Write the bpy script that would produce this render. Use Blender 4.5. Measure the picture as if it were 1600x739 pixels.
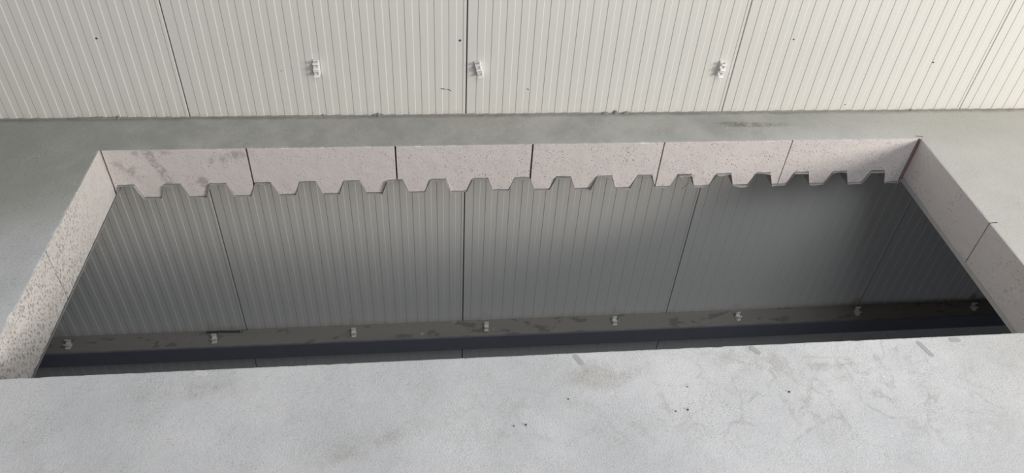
import bpy, bmesh, math, random
from mathutils import Vector, Matrix, noise
random.seed(7)
C = bpy.context.scene
for o in list(bpy.data.objects):
    bpy.data.objects.remove(o)
col = C.collection
R = math.radians

# ---------------------------------------------------------------- camera
F_PX, PITCH, YAW, ROLL = 1190.73, 0.68163, 0.14154, 0.07313
CAM = Vector((-0.1163, -2.3316, 1.6984))
PPX, PPY = 11.69, -124.41
fw = Vector((math.sin(YAW)*math.cos(PITCH), math.cos(YAW)*math.cos(PITCH), -math.sin(PITCH)))
rt = Vector((math.cos(YAW), -math.sin(YAW), 0)); up = rt.cross(fw)
rt2 = rt*math.cos(ROLL) + up*math.sin(ROLL); up2 = -rt*math.sin(ROLL) + up*math.cos(ROLL)
cd = bpy.data.cameras.new('camera'); cam = bpy.data.objects.new('camera', cd); col.objects.link(cam)
cam.matrix_world = Matrix(((rt2.x, up2.x, -fw.x, CAM.x), (rt2.y, up2.y, -fw.y, CAM.y), (rt2.z, up2.z, -fw.z, CAM.z), (0, 0, 0, 1)))
cd.sensor_fit = 'HORIZONTAL'; cd.sensor_width = 36; cd.lens = F_PX/1600*36
cd.shift_x = -PPX/1600; cd.shift_y = PPY/1600; cd.clip_start = 0.05
C.camera = cam

# ---------------------------------------------------------------- light
w = bpy.data.worlds.new('world'); C.world = w; w.use_nodes = True
w.node_tree.nodes['Background'].inputs[0].default_value = (0.98, 0.985, 1.0, 1)
w.node_tree.nodes['Background'].inputs[1].default_value = 0.20
def area(name, loc, target, sx, sy, power, color):
    d = bpy.data.lights.new(name, 'AREA'); d.shape = 'RECTANGLE'; d.size = sx; d.size_y = sy
    d.energy = power; d.color = color
    o = bpy.data.objects.new(name, d); col.objects.link(o); o.location = loc
    o.rotation_euler = (Vector(target)-Vector(loc)).to_track_quat('-Z', 'Y').to_euler()
    return o
area('daylight_right', (6.2, -4.9, 2.0), (0.4, 0, 0.1), 3.0, 2.3, 440, (1.0, 0.955, 0.895))
area('daylight_above', (1.9, -3.2, 3.9), (0.9, -1.4, 0), 3.0, 2.0, 94, (0.88, 0.93, 1.0))
area('fill_below', (0.6, -4.4, -2.2), (0.6, 0, -1.2), 3.5, 1.6, 11, (0.78, 0.84, 1.0))  # added fill light for the lower storey, in place of unseen windows
vs = C.view_settings
vs.view_transform = 'Standard'; vs.look = 'None'; vs.exposure = 0.0; vs.gamma = 1.0; vs.use_curve_mapping = False

# ---------------------------------------------------------------- helpers
def link(name, me, mats, parent=None):
    o = bpy.data.objects.new(name, me); col.objects.link(o)
    for m in (mats if isinstance(mats, (list, tuple)) else [mats]):
        me.materials.append(m)
    if parent: o.parent = parent
    return o
def obj(name, bm, mats, parent=None, smooth=False):
    bmesh.ops.recalc_face_normals(bm, faces=bm.faces) if smooth is not None else None
    me = bpy.data.meshes.new(name); bm.to_mesh(me); bm.free()
    if smooth:
        for p in me.polygons: p.use_smooth = True
    return link(name, me, mats, parent)
def pymesh(name, verts, faces, mats, parent=None, mi=None, smooth=False):
    me = bpy.data.meshes.new(name); me.from_pydata(verts, [], faces); 
    if mi: me.polygons.foreach_set('material_index', mi)
    if smooth: me.polygons.foreach_set('use_smooth', [True]*len(faces))
    me.update()
    return link(name, me, mats, parent)
def tag(o, label, cat=None, group=None, kind=None):
    o['label'] = label
    if cat: o['category'] = cat
    if group: o['group'] = group
    if kind: o['kind'] = kind
    return o
def empty(name, loc=(0, 0, 0), rot=(0, 0, 0)):
    o = bpy.data.objects.new(name, None); col.objects.link(o); o.location = loc; o.rotation_euler = rot
    o.empty_display_size = 0.05
    return o
def nz(x, y=0.0, z=0.0, s=1.0):
    return noise.noise(Vector((x*s+17.3, y*s+5.1, z*s+9.7)))

class N:
    """small node-tree writer"""
    def __init__(self, name):
        self.m = bpy.data.materials.new(name); self.m.use_nodes = True
        self.t = self.m.node_tree; self.b = self.t.nodes['Principled BSDF']
        self.co = self.t.nodes.new('ShaderNodeTexCoord').outputs['Object']
    def n(self, typ, **kw):
        x = self.t.nodes.new(typ)
        for k, v in kw.items(): setattr(x, k, v)
        return x
    def set(self, sock, v):
        if hasattr(v, 'is_output'): self.t.links.new(v, sock)
        else: sock.default_value = v
    def mapping(self, scale=(1, 1, 1), rot=(0, 0, 0), loc=(0, 0, 0), src=None):
        x = self.n('ShaderNodeMapping'); self.set(x.inputs[0], src or self.co)
        x.inputs['Scale'].default_value = scale; x.inputs['Rotation'].default_value = rot; x.inputs['Location'].default_value = loc
        return x.outputs[0]
    def noise(self, scale, detail=4, rough=0.55, src=None, dist=0):
        x = self.n('ShaderNodeTexNoise'); self.set(x.inputs['Vector'], src or self.co)
        x.inputs['Scale'].default_value = scale; x.inputs['Detail'].default_value = detail
        x.inputs['Roughness'].default_value = rough; x.inputs['Distortion'].default_value = dist
        return x.outputs['Fac']
    def vor(self, scale, feature='F1', src=None, rand=1.0, out='Distance'):
        x = self.n('ShaderNodeTexVoronoi', feature=feature); self.set(x.inputs['Vector'], src or self.co)
        x.inputs['Scale'].default_value = scale; x.inputs['Randomness'].default_value = rand
        return x.outputs[out]
    def ramp(self, v, a, b, lo=0.0, hi=1.0):
        x = self.n('ShaderNodeMapRange'); x.interpolation_type = 'SMOOTHSTEP'
        self.set(x.inputs['Value'], v)
        x.inputs['From Min'].default_value = a; x.inputs['From Max'].default_value = b
        x.inputs['To Min'].default_value = lo; x.inputs['To Max'].default_value = hi
        return x.outputs[0]
    def math(self, op, a, b=0.0):
        x = self.n('ShaderNodeMath', operation=op); self.set(x.inputs[0], a); self.set(x.inputs[1], b); return x.outputs[0]
    def mix(self, f, a, b):
        x = self.n('ShaderNodeMix', data_type='RGBA'); self.set(x.inputs['Factor'], f)
        for s, v in ((x.inputs[6], a), (x.inputs[7], b)):
            self.set(s, v if hasattr(v, 'is_output') else (*v, 1))
        return x.outputs[2]
    def sep(self):
        x = self.n('ShaderNodeSeparateXYZ'); self.set(x.inputs[0], self.co); return x.outputs
    def warp(self, scale, amt):
        x = self.n('ShaderNodeTexNoise'); self.set(x.inputs['Vector'], self.co); x.inputs['Scale'].default_value = scale
        y = self.n('ShaderNodeVectorMath', operation='SCALE'); self.set(y.inputs[0], x.outputs['Color']); y.inputs['Scale'].default_value = amt
        z = self.n('ShaderNodeVectorMath', operation='ADD'); self.set(z.inputs[0], self.co); self.set(z.inputs[1], y.outputs[0])
        return z.outputs[0]
    def blob(self, cx, cy, rx, ry):
        """soft spot mask on the floor plane: 1 in the middle, 0 outside"""
        m = self.mapping(scale=(1/rx, 1/ry, 0), loc=(-cx/rx, -cy/ry, 0))
        l = self.n('ShaderNodeVectorMath', operation='LENGTH'); self.set(l.inputs[0], m)
        return self.ramp(l.outputs['Value'], 1.0, 0.25)
    def done(self, color, rough=0.6, bump=None, strength=0.3, dist=0.002, spec=0.5, metal=0.0):
        self.set(self.b.inputs['Base Color'], color if hasattr(color, 'is_output') else (*color, 1))
        self.set(self.b.inputs['Roughness'], rough); self.b.inputs['Specular IOR Level'].default_value = spec
        self.b.inputs['Metallic'].default_value = metal
        if bump is not None:
            x = self.n('ShaderNodeBump'); x.inputs['Strength'].default_value = strength; x.inputs['Distance'].default_value = dist
            self.set(x.inputs['Height'], bump); self.t.links.new(x.outputs[0], self.b.inputs['Normal'])
        return self.m

# ---------------------------------------------------------------- materials
def mat_panel():
    k = N('panel_paint')
    c = k.mix(k.noise(1.3, 3), (0.66, 0.645, 0.598), (0.695, 0.68, 0.632))
    dust = k.math('MULTIPLY', k.ramp(k.noise(60, 5, 0.7), 0.45, 0.7), k.ramp(k.sep()[2], 0.035, 0.004))
    dust = k.math('MULTIPLY', dust, k.ramp(k.sep()[2], -0.01, 0.0))
    c = k.mix(dust, c, (0.60, 0.56, 0.49))
    return k.done(c, 0.42, k.noise(900, 2), 0.05, 0.0005, spec=0.4)
def mat_floor():
    k = N('floor_screed'); x, y, z = k.sep()
    big = k.noise(2.2, 5, 0.6)
    base = k.mix(k.ramp(big, 0.3, 0.7), (0.61, 0.615, 0.63), (0.77, 0.77, 0.785))
    # greyer, rougher cement on the strip by the wall
    strip = k.ramp(k.math('ADD', k.math('ADD', y, k.math('MULTIPLY', x, -0.10)), k.math('MULTIPLY', k.noise(3, 3), 0.16)), -0.42, -0.10)
    base = k.mix(strip, base, k.mix(k.ramp(k.noise(5, 6, 0.65), 0.35, 0.65), (0.36, 0.362, 0.335), (0.46, 0.455, 0.42)))
    # shade painted into the cement left of the opening, pale cream cement right of it
    left_shade = k.math('MULTIPLY', k.ramp(x, -1.05, -1.6), k.ramp(k.math('ADD', y, k.math('MULTIPLY', k.noise(2.5, 4), 0.25)), -0.75, -0.30))
    base = k.mix(k.math('MULTIPLY', left_shade, 0.8), base, k.mix(k.noise(4, 6, 0.7), (0.30, 0.30, 0.275), (0.40, 0.40, 0.372)))
    base = k.mix(k.math('MULTIPLY', k.ramp(x, 1.1, 1.9), 0.75), base, k.mix(k.noise(3, 5, 0.6, k.mapping((0.6, 2.2, 1))), (0.46, 0.445, 0.395), (0.58, 0.562, 0.505)))
    # trowel grain: fine dark specks gathered in cloudy areas
    cl = k.ramp(k.noise(8, 5, 0.65), 0.42, 0.66)
    g1 = k.math('MULTIPLY', k.ramp(k.noise(260, 3, 0.65), 0.50, 0.66), k.math('ADD', 0.20, k.math('MULTIPLY', cl, 0.30)))
    base = k.mix(g1, base, (0.26, 0.26, 0.245))
    g2 = k.math('MULTIPLY', k.ramp(k.noise(95, 4, 0.7), 0.54, 0.68), k.math('ADD', k.math('ADD', 0.10, k.math('MULTIPLY', strip, 0.14)), k.math('MULTIPLY', cl, 0.28)))
    base = k.mix(g2, base, (0.34, 0.335, 0.31))
    base = k.mix(k.math('MULTIPLY', k.ramp(k.noise(10, 6, 0.7), 0.50, 0.72), 0.22), base, (0.44, 0.44, 0.42))
    wl = k.math('MULTIPLY', k.ramp(k.noise(180, 3, 0.6), 0.55, 0.68), k.ramp(k.noise(6, 4, 0.6), 0.45, 0.7))
    base = k.mix(k.math('MULTIPLY', wl, 0.5), base, (0.80, 0.80, 0.81))
    # wandering stains of dried slurry, mostly on the right near the front
    wv = k.warp(6.0, 0.22)
    br = k.ramp(k.noise(14, 5, 0.75), 0.40, 0.62)
    v1 = k.math('MULTIPLY', k.ramp(k.vor(5.5, 'DISTANCE_TO_EDGE', wv), 0.05, 0.0), br)
    mz = k.math('ABSOLUTE', k.math('SUBTRACT', k.noise(5.0, 5, 0.6, None, 0.6), 0.5))
    v2 = k.math('MULTIPLY', k.ramp(mz, 0.028, 0.0), br)
    v3 = k.math('MULTIPLY', k.ramp(mz, 0.09, 0.0), k.ramp(k.noise(220, 3, 0.7), 0.48, 0.64))
    area_ = k.math('MAXIMUM', k.blob(0.90, -1.25, 0.75, 0.30), k.math('MULTIPLY', k.blob(0.2, -1.25, 0.6, 0.25), 0.5))
    vm = k.math('MULTIPLY', k.math('MAXIMUM', k.math('MULTIPLY', v1, 0.8), k.math('MAXIMUM', v2, k.math('MULTIPLY', v3, 0.6))), area_)
    base = k.mix(k.math('MULTIPLY', vm, 0.52), base, (0.36, 0.355, 0.30))
    # yellowish water marks
    ys = k.math('ADD', k.math('MULTIPLY', k.ramp(k.noise(9, 6, 0.72), 0.44, 0.62), 0.35), k.math('MULTIPLY', k.ramp(k.noise(200, 3, 0.6), 0.5, 0.62), 0.25))
    yb = None
    for b in ((-0.37, -1.345, 0.13, 0.045), (-0.27, -1.31, 0.10, 0.05), (0.30, -1.17, 0.2, 0.07), (0.80, -1.16, 0.25, 0.08), (-0.75, -1.16, 0.22, 0.04),
              (0.05, -0.09, 0.35, 0.12), (0.70, -1.12, 0.08, 0.05), (-0.45, -0.10, 0.4, 0.10)):
        q = k.blob(*b); yb = q if yb is None else k.math('MAXIMUM', yb, q)
    base = k.mix(k.math('MULTIPLY', yb, ys), base, (0.34, 0.315, 0.26))
    # long brown dirt streak on the strip by the wall
    ds = k.math('MULTIPLY', k.math('MAXIMUM', k.blob(1.10, -0.088, 0.20, 0.022), k.blob(1.02, -0.075, 0.10, 0.014)), k.ramp(k.noise(40, 5, 0.7), 0.36, 0.62))
    base = k.mix(k.math('MULTIPLY', ds, 0.85), base, (0.17, 0.155, 0.125))
    # clusters of small pits
    pits = k.math('MULTIPLY', k.ramp(k.vor(190, src=k.warp(60, 0.008)), 0.30, 0.14), k.ramp(k.noise(22, 4, 0.7), 0.50, 0.60))
    pb = None
    for b in ((-0.57, -1.312, 0.05, 0.03), (-0.62, -1.27, 0.05, 0.012), (-0.75, -1.15, 0.2, 0.03), (-1.5, -0.5, 0.3, 0.2), (0.6, -1.27, 0.4, 0.1)):
        q = k.blob(*b); pb = q if pb is None else k.math('MAXIMUM', pb, q)
    base = k.mix(k.math('MULTIPLY', k.math('MULTIPLY', pits, pb), 0.75), base, (0.15, 0.15, 0.145))
    # dirt swept against the wall
    dirt = k.ramp(k.math('ADD', y, k.math('MULTIPLY', k.noise(25, 4, 0.7), 0.03)), -0.016, 0.02)
    base = k.mix(k.math('MULTIPLY', dirt, 0.75), base, (0.13, 0.12, 0.105))
    h = k.math('ADD', k.math('MULTIPLY', k.noise(260, 4, 0.7), 0.75), k.math('MULTIPLY', k.noise(45, 4, 0.6), 0.6))
    return k.done(base, 0.72, h, 0.62, 0.004, spec=0.35)
def spot_xz(k, cx, cz, rx, rz):
    m = k.mapping(scale=(1/rx, 0, 1/rz), loc=(-cx/rx, 0, -cz/rz))
    l = k.n('ShaderNodeVectorMath', operation='LENGTH'); k.set(l.inputs[0], m)
    return k.ramp(l.outputs['Value'], 1.0, 0.3)
def mat_cut():
    k = N('cut_concrete'); x, y, z = k.sep()
    base = k.mix(k.noise(4, 4), (0.64, 0.58, 0.55), (0.76, 0.695, 0.665))
    big = k.ramp(k.noise(2.3, 3), 0.40, 0.62)
    wp = k.warp(40, 0.012)
    pores = k.math('MULTIPLY', k.ramp(k.vor(105, src=wp), 0.30, 0.15), k.ramp(k.noise(16, 3), 0.38, 0.54))
    right = k.ramp(x, -0.7, 0.4, 0.55, 1.0)
    pores = k.math('MULTIPLY', pores, right)
    base = k.mix(k.math('MULTIPLY', pores, k.ramp(k.noise(55, 2), 0.35, 0.65, 0.25, 0.9)), base, (0.22, 0.20, 0.19))
    ag = k.math('MULTIPLY', k.ramp(k.vor(120, src=k.warp(30, 0.01)), 0.34, 0.20), k.math('MULTIPLY', k.ramp(k.noise(30, 3), 0.45, 0.58), right))
    base = k.mix(k.math('MULTIPLY', ag, 0.6), base, (0.40, 0.37, 0.35))
    fine = k.math('MULTIPLY', k.ramp(k.noise(190, 3, 0.6), 0.55, 0.66), 0.4)
    base = k.mix(k.math('MULTIPLY', fine, big), base, (0.36, 0.335, 0.32))
    # sooty smudges and a mottled band on the left blocks
    band = k.math('ABSOLUTE', k.math('ADD', k.math('ADD', x, 1.105), k.math('ADD', k.math('MULTIPLY', z, 0.32), k.math('MULTIPLY', k.math('SUBTRACT', k.noise(20, 3), 0.5), 0.03))))
    band = k.math('MULTIPLY', k.ramp(band, 0.022, 0.012), k.ramp(k.noise(75, 4, 0.75), 0.40, 0.58))
    sm = None
    for b in ((-1.19, -0.10, 0.06, 0.12), (-0.87, -0.06, 0.05, 0.05), (-0.95, -0.15, 0.08, 0.07), (-1.10, -0.015, 0.12, 0.02), (-0.80, -0.03, 0.06, 0.03), (-0.68, -0.19, 0.05, 0.03)):
        q = spot_xz(k, *b); sm = q if sm is None else k.math('MAXIMUM', sm, q)
    sm = k.math('MULTIPLY', sm, k.ramp(k.noise(28, 6, 0.75, k.mapping((1, 1, 0.6), (0, 0.6, 0))), 0.46, 0.62))
    base = k.mix(k.math('MULTIPLY', k.math('MAXIMUM', band, sm), 0.55), base, (0.24, 0.225, 0.215))
    # dusty dark rim where the deck was torn away
    h = k.math('SUBTRACT', k.noise(60, 4), k.math('MULTIPLY', pores, 1.5))
    return k.done(base, 0.75, h, 0.4, 0.002, spec=0.3)
def mat_cut_pitted():
    k = N('pitted_cut_concrete'); x, y, z = k.sep()
    base = k.mix(k.noise(5, 4), (0.63, 0.59, 0.56), (0.77, 0.73, 0.695))
    m = k.mapping((1, 1.0, 0.55), (0.5, 0, 0), src=k.warp(30, 0.012))
    dens = k.ramp(y, -0.25, -0.60, 0.25, 1.0)
    p1 = k.math('MULTIPLY', k.ramp(k.vor(85, src=m), 0.36, 0.22), k.ramp(k.noise(14, 3), 0.36, 0.50))
    p2 = k.math('MULTIPLY', k.ramp(k.vor(150, src=m), 0.38, 0.20), k.ramp(k.noise(20, 3), 0.30, 0.50))
    p3 = k.math('MULTIPLY', k.ramp(k.noise(120, 3, 0.7), 0.54, 0.66), 0.5)
    p = k.math('MULTIPLY', k.math('MAXIMUM', p1, k.math('MAXIMUM', p2, p3)), dens)
    sm = k.math('MULTIPLY', k.ramp(k.noise(12, 6, 0.75, m), 0.58, 0.70), k.ramp(y, -0.15, -0.35, 0.3, 0.7))
    base = k.mix(k.math('MULTIPLY', k.math('MAXIMUM', p, sm), 0.6), base, (0.23, 0.22, 0.215))
    return k.done(base, 0.8, k.math('SUBTRACT', k.noise(60, 4), k.math('MULTIPLY', p, 1.8)), 0.5, 0.002, spec=0.3)
def mat_cut_lit():
    k = N('smooth_cut_concrete_lit')
    base = k.mix(k.noise(5, 4), (0.76, 0.72, 0.71), (0.84, 0.80, 0.79))  # same concrete, lightened in place of fill light on the right cut face
    p = k.math('MULTIPLY', k.ramp(k.vor(75, src=k.warp(30, 0.012)), 0.30, 0.14), k.ramp(k.noise(9, 3), 0.44, 0.60))
    f = k.math('MULTIPLY', k.ramp(k.noise(140, 3, 0.7), 0.55, 0.66), 0.35)
    base = k.mix(k.math('MULTIPLY', k.math('MAXIMUM', p, f), 0.55), base, (0.26, 0.25, 0.245))
    return k.done(base, 0.8, k.noise(60, 4), 0.3, 0.002, spec=0.3)
def mat_plain(name, c, rough=0.6, var=0.12, sc=30, spec=0.4, metal=0.0):
    k = N(name)
    col_ = k.mix(k.noise(sc, 4, 0.6), tuple(v*(1-var) for v in c), tuple(min(1, v*(1+var)) for v in c))
    return k.done(col_, rough, k.noise(sc*6, 3), 0.08, 0.0006, spec=spec, metal=metal)
def mat_dust():
    k = N('dusty_beam_top')
    base = k.mix(k.noise(3.0, 5, 0.6, k.mapping((0.35, 3, 1))), (0.27, 0.252, 0.225), (0.36, 0.335, 0.30))
    bare = k.math('MULTIPLY', k.ramp(k.noise(13, 5, 0.6, k.mapping((0.8, 1.6, 1))), 0.565, 0.62), 0.42)
    base = k.mix(bare, base, (0.075, 0.075, 0.075))
    edge = k.ramp(k.math('ADD', k.sep()[1], k.math('MULTIPLY', k.noise(14, 3), 0.012)), -0.082, -0.09)
    base = k.mix(k.math('MULTIPLY', edge, 0.6), base, (0.10, 0.105, 0.12))
    return k.done(base, 0.8, k.noise(120, 4), 0.15, 0.001, spec=0.25)
M_panel = mat_panel(); M_floor = mat_floor(); M_cut = mat_cut(); M_pit = mat_cut_pitted(); M_cut_lit = mat_cut_lit()
M_slot = mat_plain('saw_slot_dark', (0.07, 0.066, 0.062), 0.9)  # dark tone for the inside of the saw slots
M_deck = mat_plain('galvanised_steel', (0.46, 0.455, 0.45), 0.55, 0.15, 40, 0.5, 0.3)
M_core = mat_plain('panel_foam', (0.05, 0.05, 0.05), 0.9)
M_beam = mat_plain('beam_paint', (0.17, 0.175, 0.20), 0.5, 0.08, 12)
M_dust = mat_dust()
M_clip = mat_plain('white_plastic', (0.86, 0.84, 0.81), 0.45, 0.06, 60)
M_clipd = mat_plain('dusty_white_plastic', (0.84, 0.80, 0.73), 0.6, 0.12, 90)
M_grime = mat_plain('grime', (0.05, 0.048, 0.045), 0.8)
M_mortar = mat_plain('dark_mortar', (0.27, 0.255, 0.23), 0.9, 0.25, 80)
M_patch = mat_plain('grey_filler', (0.44, 0.44, 0.44), 0.8, 0.05, 60)
M_patchw = mat_plain('white_filler', (0.68, 0.65, 0.63), 0.8, 0.05, 60)
M_patchd = mat_plain('cement_filler', (0.37, 0.365, 0.34), 0.85, 0.12, 60)
M_scuff = mat_plain('scuff_grey', (0.17, 0.165, 0.155), 0.8)
M_paper = mat_plain('paper', (0.78, 0.74, 0.70), 0.8, 0.05, 60)
M_rubber = mat_plain('dark_foam_strip', (0.09, 0.085, 0.08), 0.85, 0.2, 60)
M_stone = mat_plain('dark_grit', (0.10, 0.095, 0.09), 0.9, 0.3, 120)
M_red = mat_plain('red_chalk', (0.42, 0.16, 0.14), 0.9, 0.3, 120)
M_wire = mat_plain('tie_wire', (0.20, 0.19, 0.18), 0.5, 0.2, 60, 0.5, 0.6)
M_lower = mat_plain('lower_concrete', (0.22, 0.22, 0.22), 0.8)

# ---------------------------------------------------------------- wall of sandwich panels
XL, XR, YF, ZT, ZB = -4.0, 5.0, -5.0, 3.0, -3.6
wall = empty('wall_back'); tag(wall, 'off-white ribbed sandwich panel wall behind the floor opening', 'wall', kind='structure')
def panel_mesh():
    """one 1 m wide panel: micro ribs every 50 mm, rounded edges into the joint groove"""
    pts = [(0.0020, 0.050), (0.0020, 0.0040), (0.0026, 0.0008), (0.0036, 0.0)]
    D = 0.0016
    x = 0.0365
    pts.append((x-0.0009, 0.0))
    for i in range(20):
        a = 0.0370+0.05*i
        pts += [(a-0.0011, 0.0), (a+0.0009, -D)]
        b = a+0.0262
        if i < 19: pts += [(b-0.0012, -D), (b+0.0012, 0.0)]
    pts += [(0.9964, -D), (0.9974, -D+0.0008), (0.9980, 0.0035), (0.9980, 0.050)]
    pts = sorted(set(pts), key=lambda p: pts.index(p))
    v, f = [], []
    zs = [ZB, -1.3, -0.25, 0.0, 1.0, ZT]
    n = len(pts)
    for z in zs: v += [(p[0], p[1], z) for p in pts]
    for j in range(len(zs)-1):
        for i in range(n-1):
            f.append((j*n+i, j*n+i+1, (j+1)*n+i+1, (j+1)*n+i))
    return v, f
pv, pf = panel_mesh()
pm = None
for k in range(int(XL), int(XR)):
    if pm is None:
        o = pymesh('wall_panel', pv, pf, M_panel, wall); pm = o
    else:
        o = pm.copy(); col.objects.link(o); o.parent = wall
    o.location = (k, 0, 0)
panels = {k: c for k, c in zip(range(int(XL), int(XR)), wall.children)}
# back skin behind the joints
bm = bmesh.new()
def box(bm, x0, x1, y0, y1, z0, z1, mi=0):
    vs_ = [bm.verts.new((x, y, z)) for x in (x0, x1) for y in (y0, y1) for z in (z0, z1)]
    for q in ((0, 1, 3, 2), (4, 6, 7, 5), (0, 4, 5, 1), (2, 3, 7, 6), (0, 2, 6, 4), (1, 5, 7, 3)):
        f = bm.faces.new([vs_[i] for i in q]); f.material_index = mi
    return vs_
box(bm, XL, XR, 0.05, 0.10, ZB, ZT); obj('panel_core', bm, M_core, wall)
def screw(bm, r=0.0035, h=0.003):
    bmesh.ops.create_cone(bm, segments=6, radius1=r*1.0, radius2=r*0.8, depth=h, cap_ends=True, matrix=Matrix.Rotation(R(90), 4, 'X') @ Matrix.Translation((0, 0, h/2)))
    bmesh.ops.create_cone(bm, segments=14, radius1=r*1.5, radius2=r*1.5, depth=0.0008, cap_ends=True, matrix=Matrix.Rotation(R(90), 4, 'X'))
for (x, z, s) in ((-1.23, .327, .8), (-.024, .32, .9), (1.199, .326, 1.0), (1.791, .225, 1.0), (-.649, .198, .55)):
    bm = bmesh.new(); screw(bm, 0.0030*s)
    k = math.floor(x); o = obj('screw', bm, M_grime, panels[k]); o.location = (x-k, -0.0008, z)
    o['label'] = 'small dark screw head'
for (x, z, L, a) in ((-.085, .117, .020, -.1), (-.062, .112, .016, -.5), (.229, .113, .009, -.6), (1.5, .03, .01, 0.2)):
    bm = bmesh.new(); n = 8; top = []; bot = []
    for i in range(n):
        t = i/(n-1); wd = 0.0014*math.sin(math.pi*(0.1+0.8*t))*(1+0.5*nz(t*5, x*9))
        px = (t-.5)*L; pz = math.tan(a)*px + 0.001*nz(t*4, z*20)
        top.append(bm.verts.new((px, -0.0026, pz+wd))); bot.append(bm.verts.new((px, -0.0026, pz-wd)))
    for i in range(n-1): bm.faces.new((bot[i], bot[i+1], top[i+1], top[i]))
    bmesh.ops.solidify(bm, geom=bm.faces[:], thickness=-0.0008)
    k = math.floor(x); o = obj('scuff', bm, M_scuff, panels[k]); o.location = (x-k, 0, z)

# ---------------------------------------------------------------- floor slab with the rectangular opening
X0, X1, Y0, Y1 = -1.255, 1.7336, -1.0987, -0.1882
PITCHD = 0.15692; NC = -1.2075             # deck rib pitch, centre of the first hollow
ZH, ZD = -0.1575, -0.2175                 # underside in a hollow, under a rib
def zb(x):
    t = (x-NC)/PITCHD; t = (t-math.floor(t+0.5))*PITCHD; a = abs(t)
    if a < 0.0282: return ZH
    if a > 0.0487: return ZD
    return ZH + (ZD-ZH)*(a-0.0282)/0.0205
breaks = []
for i in range(-20, 40):
    c = NC+i*PITCHD; breaks += [c-0.0487, c-0.0282, c+0.0282, c+0.0487]
SLOTS = [(-1.2535, -1.2475), (-0.7735, -0.7675), (-0.2605, -0.2555), (0.2325, 0.2385), (0.7230, 0.7275), (1.2185, 1.2220), (1.7235, 1.7300)]
SLOT_BOT = [-0.17, -0.165, -0.16, -0.16, -0.206, -0.198, -0.216]
fl = empty('floor'); tag(fl, 'light grey trowelled concrete floor slab cut open in front of the panel wall', 'floor', kind='structure')
def chip(x, s):
    """small edge break-out, 0..~4 mm"""
    a = max(0.0, nz(x, s, 0, 22)-0.25)*0.010 + max(0.0, nz(x, s, 3, 90)-0.2)*0.004
    return a + 0.0004
def sheet(name, colsv, mats, parent, mis):
    """colsv: list of columns, each a list of points of equal length"""
    v, f, mi = [], [], []
    n = len(colsv[0])
    for c in colsv: v += c
    for i in range(len(colsv)-1):
        for j in range(n-1):
            f.append((i*n+j, i*n+j+1, (i+1)*n+j+1, (i+1)*n+j)); mi.append(mis(i, j))
    return pymesh(name, v, f, mats, parent, mi)
MATS = [M_floor, M_cut, M_slot, M_cut_lit, M_pit]
def lin(a, b, n): return [a+(b-a)*i/n for i in range(n+1)]
def edge_path(u, cs, ubottom, slot_on, slot_depth, slot_bot, seed, rows=10):
    """profile in (w, z): w is distance into the hole side (positive toward the hole)"""
    ch = 0.0 if slot_on else chip(u, seed)*cs
    pts = [(-0.012, 0.0), (-0.004-ch, 0.0), (0.0-ch*0.6 + 0.0006*nz(u, seed, 7, 60), -ch*0.5-0.0008), (0.0, -0.004-ch*0.6)]
    for r in range(1, rows):
        z = -0.005 + (ubottom+0.005)*r/rows
        pts.append((0.0009*nz(u, z, seed, 26), z))
    pts.append((-0.002*max(0, nz(u, seed, 2, 40)+.1), ubottom))
    if slot_on:
        q = []
        for (w_, z_) in pts:
            q.append((-slot_depth if z_ > slot_bot else w_, z_))
        pts = q
    return pts
# back strip --------------------------------------------------------
xs = set(round(x, 5) for x in lin(X0, X1, 420)) | set(round(b, 5) for b in breaks if X0 < b < X1)
for s in SLOTS:
    xs = {x for x in xs if not (s[0]-0.0008 < x < s[1]+0.0008)}
    xs |= {s[0]-0.0004, s[0]+0.0001, s[1]-0.0001, s[1]+0.0004}
xs = sorted(x for x in xs if X0 <= x <= X1) 
if xs[0] > X0: xs = [X0]+xs
if xs[-1] < X1: xs = xs+[X1]
cols_, slotcol = [], []
for x in xs:
    si = next((i for i, s in enumerate(SLOTS) if s[0] < x < s[1]), None)
    ub = zb(x) + 0.0022*nz(x, 3, 1, 30) + 0.0012
    p = edge_path(x, 0.8, ub, si is not None, 0.035, SLOT_BOT[si] if si is not None else 0, 1.0)
    c = [(x, -0.001, 0.0), (x, (Y1*0.4), 0.0)] + [(x, Y1-w_, z_) for (w_, z_) in p]
    if si is not None:
        c[2] = (x, Y1+0.002, 0.0); c[3] = (x, Y1+0.0006, -0.0005)
    c.append((x, -0.001, ub))
    cols_.append(c); slotcol.append(si is not None)
nb = len(cols_[0])
sheet('slab_strip', cols_, MATS, fl, lambda i, j: 2 if (slotcol[i] and slotcol[i+1] and 4 <= j) else (0 if j < 4 else (1 if j < nb-2 else 3)))
# front strip -------------------------------------------------------
xs2 = sorted(set(round(x, 5) for x in lin(X0, X1, 400)) | set(round(b, 5) for b in breaks if X0 < b < X1))
cols_ = []
for x in xs2:
    ub = zb(x)+0.001
    p = edge_path(x, 0.35, ub, False, 0, 0, 4.0)
    cols_.append([(x, Y0+w_, z_) for (w_, z_) in reversed(p)] + [(x, Y0-0.5, 0.0), (x, YF, 0.0)])
nf = len(cols_[0])
sheet('slab_strip', cols_, MATS, fl, lambda i, j: 1 if j < nf-6 else 0)
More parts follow.
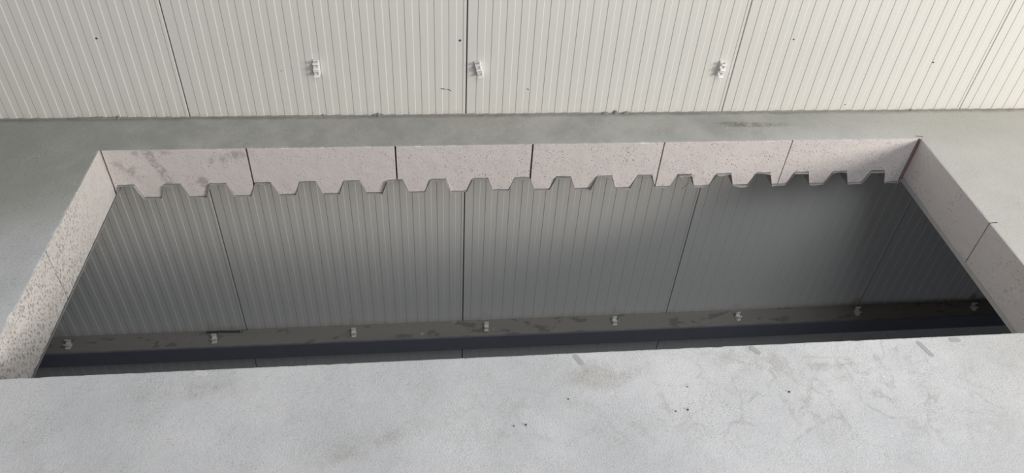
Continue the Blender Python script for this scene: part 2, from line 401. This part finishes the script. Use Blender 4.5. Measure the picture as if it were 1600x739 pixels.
# side blocks (cut faces run along the deck ribs) -----------------------
def side_block(xe, sgn, xfar, slot, seed, mat_i, slot_bot):
    ys = [y for y in lin(Y0, Y1, 150)]
    ys = [y for y in ys if not (slot[0]-0.0008 < y < slot[1]+0.0008)] + [slot[0]-0.0004, slot[0]+0.0001, slot[1]-0.0001, slot[1]+0.0004]
    ys = sorted(ys); cc, sc = [], []
    ub0 = zb(xe) + 0.0015
    for y in [YF, Y0-0.0005] + ys + [Y1+0.0005, -0.001]:
        on = slot[0] < y < slot[1]
        inside = Y0 <= y <= Y1
        ub = ub0 + 0.003*nz(y, seed, 1, 12)
        p = edge_path(y, 1.0, ub, on, 0.03, slot_bot, seed)
        if not inside: p = [(0.0, 0.0 if i < 3 else z_) for i, (w_, z_) in enumerate(p)]
        c = [(xfar, y, 0.0), (xe-sgn*0.4, y, 0.0)] + [(xe+sgn*w_, y, z_) for (w_, z_) in p]
        if on: c[2] = (xe-sgn*0.002, y, 0); c[3] = (xe-sgn*0.0006, y, -0.0005)
        cc.append(c); sc.append(on)
    n = len(cc[0])
    return sheet('slab_side', cc, MATS, fl, lambda i, j: 2 if (sc[i] and sc[i+1] and 4 <= j) else (0 if j < 4 else mat_i))
side_block(X0, 1, XL, (-0.662, -0.6575), 11.0, 4, -0.195)
side_block(X1, -1, XR, (-0.6535, -0.6490), 15.0, 3, -0.190)
# profiled steel deck under the slab -----------------------------------
def deck(xa, xb, ya, yb_, ragged_lo, ragged_hi, name='metal_deck'):
    xs = sorted(set(round(x, 5) for x in lin(xa, xb, max(2, int((xb-xa)/0.012)))) | set(round(b, 5) for b in breaks if xa < b < xb))
    v, f = [], []
    T = 0.0011
    for x in xs:
        z = zb(x) - 0.0036 + 0.0022*nz(x, 8, 2, 14)
        lo = ya - (ragged_lo*(0.5+1.3*nz(x, 5, 5, 28)) if ragged_lo else 0)
        hi = yb_
        v += [(x, lo, z), (x, hi, z), (x, lo, z-T), (x, hi, z-T)]
    for i in range(len(xs)-1):
        a, b = i*4, i*4+4
        f += [(a, b, b+1, a+1), (a+2, a+3, b+3, b+2), (a, a+2, b+2, b), (a+1, b+1, b+3, a+3)]
    return pymesh(name, v, f, M_deck, fl)
deck(X0-0.0, X1, Y1, -0.001, 0.009, 0)
deck(X0, X1, YF, Y0, 0, 0)
deck(XL, X0+0.004, YF, -0.001, 0, 0)
deck(X1-0.004, XR, YF, -0.001, 0, 0)
# bent burrs of deck steel and a wire hanging from the rear edge
def tube(bm, pts, r, seg=8):
    rings = []
    for i, p in enumerate(pts):
        p = Vector(p); d = (Vector(pts[min(i+1, len(pts)-1)])-Vector(pts[max(i-1, 0)])).normalized()
        a = d.orthogonal().normalized(); b = d.cross(a)
        if rings:
            a = (pa - d*pa.dot(d)).normalized(); b = d.cross(a)
        pa = a
        rr = r[i] if isinstance(r, (list, tuple)) else r
        rings.append([bm.verts.new(p + a*rr*math.cos(2*math.pi*k/seg) + b*rr*math.sin(2*math.pi*k/seg)) for k in range(seg)])
    for i in range(len(rings)-1):
        for k in range(seg):
            bm.faces.new((rings[i][k], rings[i][(k+1) % seg], rings[i+1][(k+1) % seg], rings[i+1][k]))
    bm.faces.new(rings[0][::-1]); bm.faces.new(rings[-1])
bm = bmesh.new()
tube(bm, [(0.872, -0.190, -0.159), (0.868, -0.196, -0.170), (0.853, -0.200, -0.190), (0.835, -0.205, -0.207), (0.826, -0.207, -0.216)], 0.0008)
obj('tie_wire', bm, M_wire, fl, True)
def burr(x, w_, drop, out):
    bm = bmesh.new(); n = 10; rows = []
    for i in range(n+1):
        t = i/n; px = x-w_/2+w_*t; z = ZH-0.002
        dr = drop*(0.35+0.65*math.sin(math.pi*min(1, t*1.1)))*(1+0.3*nz(px, 1, 1, 90))
        rows.append([bm.verts.new((px, Y1+0.004, z)), bm.verts.new((px, Y1-out*0.6, z-dr*0.3)), bm.verts.new((px, Y1-out, z-dr))])
    for i in range(n):
        for j in range(2): bm.faces.new((rows[i][j], rows[i+1][j], rows[i+1][j+1], rows[i][j+1]))
    bmesh.ops.solidify(bm, geom=bm.faces[:], thickness=0.001)
    obj('deck_burr', bm, M_deck, fl)
for b in ((-0.737, .05, .007, .006), (-0.266, .045, .004, .004), (0.362, .05, .005, .005), (0.832, .045, .008, .009), (1.617, .048, .010, .006)):
    burr(*b)
# mortar bead along the wall foot
cc = []
for x in lin(XL, XR, 900):
    h = 0.0022 + 0.004*max(0, nz(x, 0, 0, 3)+.3) + 0.003*max(0, nz(x, 2, 0, 25)-.1)
    d = 0.004 + 0.006*max(0, nz(x, 4, 0, 5)+.4) + 0.004*max(0, nz(x, 6, 0, 40))
    cc.append([(x, -0.0006, h), (x, -d*0.45, h*0.75), (x, -d, -0.0004)])
sheet('mortar_bead', cc, [M_mortar], fl, lambda i, j: 0)
# loose flat crust standing off the wall foot
def crust(x, L, h, d):
    bm = bmesh.new(); n = max(6, int(L/0.006)); rows = []
    for i in range(n+1):
        t = i/n; e = math.sin(math.pi*t)**0.4
        hh = h*e*(0.6+0.8*abs(nz(x+t*L, 1, 4, 60))); dd = d*(0.3+0.7*e)
        px = x+L*t
        rows.append([bm.verts.new((px, -0.001, 0.001)), bm.verts.new((px, -0.002, 0.001+hh)), bm.verts.new((px, -dd, 0.001+hh*0.8)), bm.verts.new((px, -dd*1.1, 0.0))])
    for i in range(n):
        for j in range(3): bm.faces.new((rows[i][j], rows[i+1][j], rows[i+1][j+1], rows[i][j+1]))
    obj('mortar_crust', bm, M_mortar, fl)
for a in ((-1.42, .20, .006, .010), (-1.25, .012, .016, .010), (-0.35, .05, .007, .008), (-0.33, .012, .012, .012), (0.52, .03, .006, .010), (0.565, .022, .012, .010), (0.60, .03, .006, .012), (1.78, .02, .006, .01), (-0.53, .01, .01, .006)):
    crust(*a)
# filler smears on the slab near the front edge of the opening
def smear(pts, wid, mat, lab):
    bm = bmesh.new(); (xa, ya), (xb, yb_) = pts; d = Vector((xb-xa, yb_-ya)); L = d.length; d /= max(L, 1e-6); nrm = Vector((-d.y, d.x))
    ring = []
    K = 40
    for i in range(K):
        a = 2*math.pi*i/K; c, s = math.cos(a), math.sin(a)
        base_ = Vector((xa, ya)) if c < 0 else Vector((xb, yb_))
        r = wid*(1+0.18*nz(c*2, s*2, xa*7))
        ring.append(base_ + d*c*r + nrm*s*r)
    top = [bm.verts.new((p.x, p.y, 0.0008)) for p in ring]; low = [bm.verts.new((p.x, p.y, -0.0005)) for p in ring]
    bm.faces.new(top)
    for i in range(K): bm.faces.new((low[i], low[(i+1) % K], top[(i+1) % K], top[i]))
    o = obj('filler_smear', bm, mat, fl); o['label'] = lab
smear(((1.232, -1.118), (1.246, -1.158)), .007, M_patch, 'grey smear of filler')
smear(((1.335, -1.113), (1.352, -1.113)), .008, M_patch, 'grey smear of filler')
smear(((0.744, -1.109), (0.756, -1.124)), .007, M_patch, 'grey smear of filler')
smear(((0.250, -1.110), (0.262, -1.132)), .007, M_patch, 'grey smear of filler')
smear(((-0.730, -1.108), (-0.712, -1.110)), .008, M_patchw, 'pale patch of filler')
# dabs of filler where saw cuts run into the top of the slab
smear(((-0.770, -0.174), (-0.767, -0.174)), .011, M_patchd, 'round dab of grey filler')
smear(((-0.262, -0.172), (-0.250, -0.170)), .013, M_patchd, 'round dab of grey filler')
# overcut saw lines on the slab and the red chalk line in the right rear corner
def strip(a, b, w_, mat, name, zt=0.0006):
    a = Vector(a); b = Vector(b); d = (b-a).normalized(); nrm = Vector((-d.y, d.x))*w_/2
    bm = bmesh.new(); q = [a+nrm, a-nrm, b-nrm, b+nrm]
    t = [bm.verts.new((p.x, p.y, zt)) for p in q]; l = [bm.verts.new((p.x, p.y, -0.001)) for p in q]
    bm.faces.new(t)
    for i in range(4): bm.faces.new((l[i], l[(i+1) % 4], t[(i+1) % 4], t[i]))
    return obj(name, bm, mat, fl)
strip((1.722, -0.172), (1.748, -0.178), .003, M_grime, 'pencil_mark')
strip((1.7345, -0.6512), (1.762, -0.650), .003, M_grime, 'pencil_mark')
strip((1.7345, -0.868), (1.760, -0.872), .002, M_grime, 'pencil_mark')
bm = bmesh.new()
cc = []
for i in range(31):
    z = -0.0015-0.212*i/30; wv = 0.0035*(1+0.4*nz(z, 2, 2, 40))
    cc.append([(X1-0.0016, Y1-0.0005, z), (X1-0.0030, Y1-0.001-wv, z), (X1-0.0008, Y1-0.001-wv*1.15, z)])
sheet('chalk_line', cc, [M_red], fl, lambda i, j: 0)['label'] = 'red chalk line in the corner'

# ---------------------------------------------------------------- storey below
def plane_struct(name, pts, m, lab, cat):
    o = pymesh(name, pts, [(0, 1, 2, 3)], m); tag(o, lab, cat, kind='structure'); return o
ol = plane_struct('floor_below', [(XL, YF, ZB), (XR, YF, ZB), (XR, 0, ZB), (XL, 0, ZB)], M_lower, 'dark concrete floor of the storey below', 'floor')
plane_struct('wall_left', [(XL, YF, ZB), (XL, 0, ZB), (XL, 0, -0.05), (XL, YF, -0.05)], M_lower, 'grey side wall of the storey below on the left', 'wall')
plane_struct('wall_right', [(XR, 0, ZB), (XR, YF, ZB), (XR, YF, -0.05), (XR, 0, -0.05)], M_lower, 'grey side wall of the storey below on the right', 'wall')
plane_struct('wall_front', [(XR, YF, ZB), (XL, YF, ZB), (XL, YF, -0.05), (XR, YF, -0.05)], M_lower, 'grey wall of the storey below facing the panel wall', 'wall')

# ---------------------------------------------------------------- steel beam on the wall below the opening
BZ, BB, BD = -1.2171, -1.3153, 0.0976
r = 0.007
prof = []
for (cx, cz, a0) in ((-BD+r, BZ-r, 180), (-BD+r, BB+r, 270)):
    rng = range(0, 91, 18)
    for a in (rng if a0 == 270 else rng):
        ang = R(a0-a) if a0 == 180 else R(270-a)
        prof.append((cx+r*math.cos(ang), cz+r*math.sin(ang)))
top = [(-0.002, BZ)] + [p for p in prof[:6]][::-1]
bot = [p for p in prof[6:]][::-1] + [(-0.002, BB)]
ring = top + bot
v, f, mi = [], [], []
for x in (XL, XR): v += [(x, p[0], p[1]) for p in ring]
n = len(ring)
for i in range(n):
    j = (i+1) % n
    f.append((i, j, n+j, n+i)); mi.append(1 if (ring[i][1] > BZ-0.002 and ring[j][1] > BZ-0.002) else 0)
f += [tuple(range(n))[::-1], tuple(range(n, 2*n))]; mi += [0, 0]
beam = pymesh('steel_beam', v, f, [M_beam, M_dust], None, mi)
tag(beam, 'dark steel beam with dusty top running along the panel wall below the opening', 'beam')

# ---------------------------------------------------------------- plastic pipe clips
def c_jaw(bm, cy, cz, ri, ro, wx, opening, facing, lip=0.0, seg=22):
    """open ring extruded along X; 'facing' is the angle (in the YZ plane) of the mouth"""
    a0 = facing+opening/2; a1 = facing+2*math.pi-opening/2
    A = []
    for i in range(seg+1):
        a = a0+(a1-a0)*i/seg
        t = min(i, seg-i)
        rr = ro + lip*max(0, 1-t/2.5)
        row = []
        for x in (-wx/2, wx/2):
            row.append(bm.verts.new((x, cy+ri*math.cos(a), cz+ri*math.sin(a))))
            row.append(bm.verts.new((x, cy+rr*math.cos(a), cz+rr*math.sin(a))))
        A.append(row)
    for i in range(seg):
        p, q = A[i], A[i+1]
        bm.faces.new((p[0], p[1], q[1], q[0])); bm.faces.new((p[2], q[2], q[3], p[3]))
        bm.faces.new((p[1], p[3], q[3], q[1])); bm.faces.new((p[0], q[0], q[2], p[2]))
    for p in (A[0], A[-1]): bm.faces.new((p[0], p[2], p[3], p[1]))
def bbox(bm, x0, x1, y0, y1, z0, z1, bev=0.0008):
    b2 = bmesh.new(); box(b2, x0, x1, y0, y1, z0, z1); bmesh.ops.recalc_face_normals(b2, faces=b2.faces)
    bmesh.ops.bevel(b2, geom=b2.edges[:], offset=bev, segments=2, affect='EDGES')
    me = bpy.data.meshes.new('tmp'); b2.to_mesh(me); b2.free(); bm.from_mesh(me); bpy.data.meshes.remove(me)
# clip lying on the beam: foot, jaw with two prongs, screw
bc = empty('pipe_clip')
bm = bmesh.new(); bbox(bm, -.0105, .0105, -.0150, .0150, 0, .0050); bbox(bm, -.0095, .0095, -.010, .007, .004, .014); obj('foot', bm, M_clipd, bc)
bm = bmesh.new(); c_jaw(bm, 0, .0275, .0100, .0150, .020, R(100), R(118), .0020); obj('jaw', bm, M_clipd, bc)
bm = bmesh.new(); bmesh.ops.create_cone(bm, segments=12, radius1=.0035, radius2=.003, depth=.002, cap_ends=True, matrix=Matrix.Translation((0, 0, .0148))); obj('screw', bm, M_grime, bc)
def copy_thing(src):
    c = src.copy(); col.objects.link(c)
    for ch in src.children:
        d = ch.copy(); col.objects.link(d); d.parent = c
    return c
spots = [(-1.757, -.060, -4), (-1.129, -.061, 3), (-.506, -.059, 0), (.110, -.056, -3), (.729, -.053, 4), (1.347, -.056, 10), (1.966, -.055, -6), (2.592, -.056, -2)]
labs = ['beige open pipe clip on the dusty beam by the left cut edge of the opening',
        'beige open pipe clip on the beam in front of the loose dark foam strip',
        'narrow beige pipe clip on the beam left of the white paper scrap',
        'beige pipe clip on the beam just right of the middle joint beside a white crumb',
        'beige pipe clip on the beam, fifth clip from the left cut edge',
        'dim pipe clip on the beam, third clip from the right end of the row',
        'shaded pipe clip on the dark right part of the beam, second from the right end',
        'darkest pipe clip on the beam, beside the right cut edge of the opening']
for i, ((x, y, a), lab) in enumerate(zip(spots, labs)):
    o = bc if i == 0 else copy_thing(bc)
    o.location = (x, y, BZ); o.rotation_euler = (0, 0, R(a)); tag(o, lab, 'pipe clip', 'pipe clips along the beam')
# double clip screwed to the wall above the slab
wc = empty('double_pipe_clip')
bm = bmesh.new(); bbox(bm, -.0105, .0105, -.0060, 0, -.030, .030); bbox(bm, .0045, .0100, -.018, -.004, -.029, .029); obj('back_plate', bm, M_clip, wc)
jm = None
for s in (-1, 1):
    bm = bmesh.new(); c_jaw(bm, -.0190, s*.0145, .0080, .0130, .0185, R(100), R(180), .0015)
    bbox(bm, -.0075, .0075, -.0075, -.003, s*.0135-.007, s*.0135+.007)
    obj('jaw', bm, M_clip, wc)
wl = [((-.526, -.0016, .214), 0, 'upright white double pipe clip on the panel wall, leftmost of the three'),
      ((.045, -.0016, .207), 15, 'tilted dirty white double pipe clip on the panel wall beside the middle joint'),
      ((.949, -.0016, .204), -3, 'white pipe clip with a wide shadow on the panel wall near the right panel joint')]
for i, (loc, a, lab) in enumerate(wl):
    o = wc if i == 0 else copy_thing(wc)
    o.location = loc; o.rotation_euler = (0, R(-a), 0); tag(o, lab, 'pipe clip', 'double pipe clips on the panel wall')

# ---------------------------------------------------------------- litter on the beam
bm = bmesh.new(); rows = []
for i in range(25):
    t = i/24; x = -0.075+0.15*t
    z = 0.0015 + 0.010*max(0, t-.25)**1.2*(1-0.25*t); y = -0.004*t + 0.002*math.sin(t*5)
    rows.append([bm.verts.new((x, y-.005, z)), bm.verts.new((x, y+.004, z)), bm.verts.new((x, y+.004, z+.0035)), bm.verts.new((x, y-.005, z+.0035))])
for i in range(24):
    for k in range(4): bm.faces.new((rows[i][k], rows[i][(k+1) % 4], rows[i+1][(k+1) % 4], rows[i+1][k]))
bm.faces.new(rows[0]); bm.faces.new(rows[-1][::-1])
o = obj('foam_strip', bm, M_rubber); o.location = (-1.10, -.012, BZ); tag(o, 'thin dark foam strip lying loose on the beam against the panels', 'strip')
def scrap(name, loc, pts, rz, lab, curl, mat=M_paper):
    bm = bmesh.new(); c = [sum(p[k] for p in pts)/len(pts) for k in (0, 1)]
    cv = bm.verts.new((c[0], c[1], .001)); vs_ = [bm.verts.new((p[0], p[1], .0008+curl*(0.3+abs(nz(p[0], p[1], 0, 90))))) for p in pts]
    for i in range(len(vs_)): bm.faces.new((cv, vs_[i], vs_[(i+1) % len(vs_)]))
    bmesh.ops.solidify(bm, geom=bm.faces[:], thickness=.0006)
    o = obj(name, bm, mat); o.location = loc; o.rotation_euler = (0, 0, R(rz)); tag(o, lab, 'scrap', 'scraps on the beam'); return o
scrap('paper_scrap', (-.191, -.071, BZ), [(-.011, -.003), (-.006, -.010), (.004, -.011), (.009, -.004), (.011, .004), (.002, .007), (-.008, .006)], 5, 'small white torn paper scrap lying near the front edge of the beam', .003)
scrap('paper_scrap', (-.040, -.012, BZ), [(-.014, -.006), (.002, -.001), (.014, .005), (.011, .008), (-.002, .004), (-.013, -.002)], 12, 'thin white sliver lying on the beam against the wall beside the middle joint', .004)
scrap('paper_scrap', (.142, -.060, BZ), [(-.004, -.003), (.003, -.004), (.006, .001), (-.001, .004)], 0, 'tiny white crumb on the beam beside a pipe clip', .002)
# ---------------------------------------------------------------- grit on the slab
grit = [(.095, -1.305, .0026, 'dark grit grain on the slab, right one of the pair nearest the bottom edge'), (.065, -1.306, .0018, 'dark grit grain on the slab, left one of the pair nearest the bottom edge'),
        (.480, -1.290, .0020, 'dark grit grain on the slab, left one of the pair right of the middle'), (.512, -1.288, .0028, 'dark grit grain on the slab, right one of the pair right of the middle'),
        (.211, -1.239, .0021, 'single dark grit grain on the slab below the grey filler smear at the middle'), (.796, -1.252, .0028, 'dark grit grain on the stained right part of the slab'),
        (.529, -1.221, .0018, 'small dark grit grain on the slab above the right pair')]
for i, (x, y, s, lab) in enumerate(grit):
    bm = bmesh.new(); bmesh.ops.create_icosphere(bm, subdivisions=2, radius=s)
    for vv in bm.verts:
        vv.co *= 1+0.35*nz(vv.co.x*400, vv.co.y*400, i+vv.co.z*400); vv.co.z *= .75
    zmin = min(vv.co.z for vv in bm.verts)
    for vv in bm.verts: vv.co.z -= zmin
    o = obj('grit_grain', bm, M_stone); o.location = (x, y, 0); tag(o, lab, 'grit', 'grit grains on the slab')
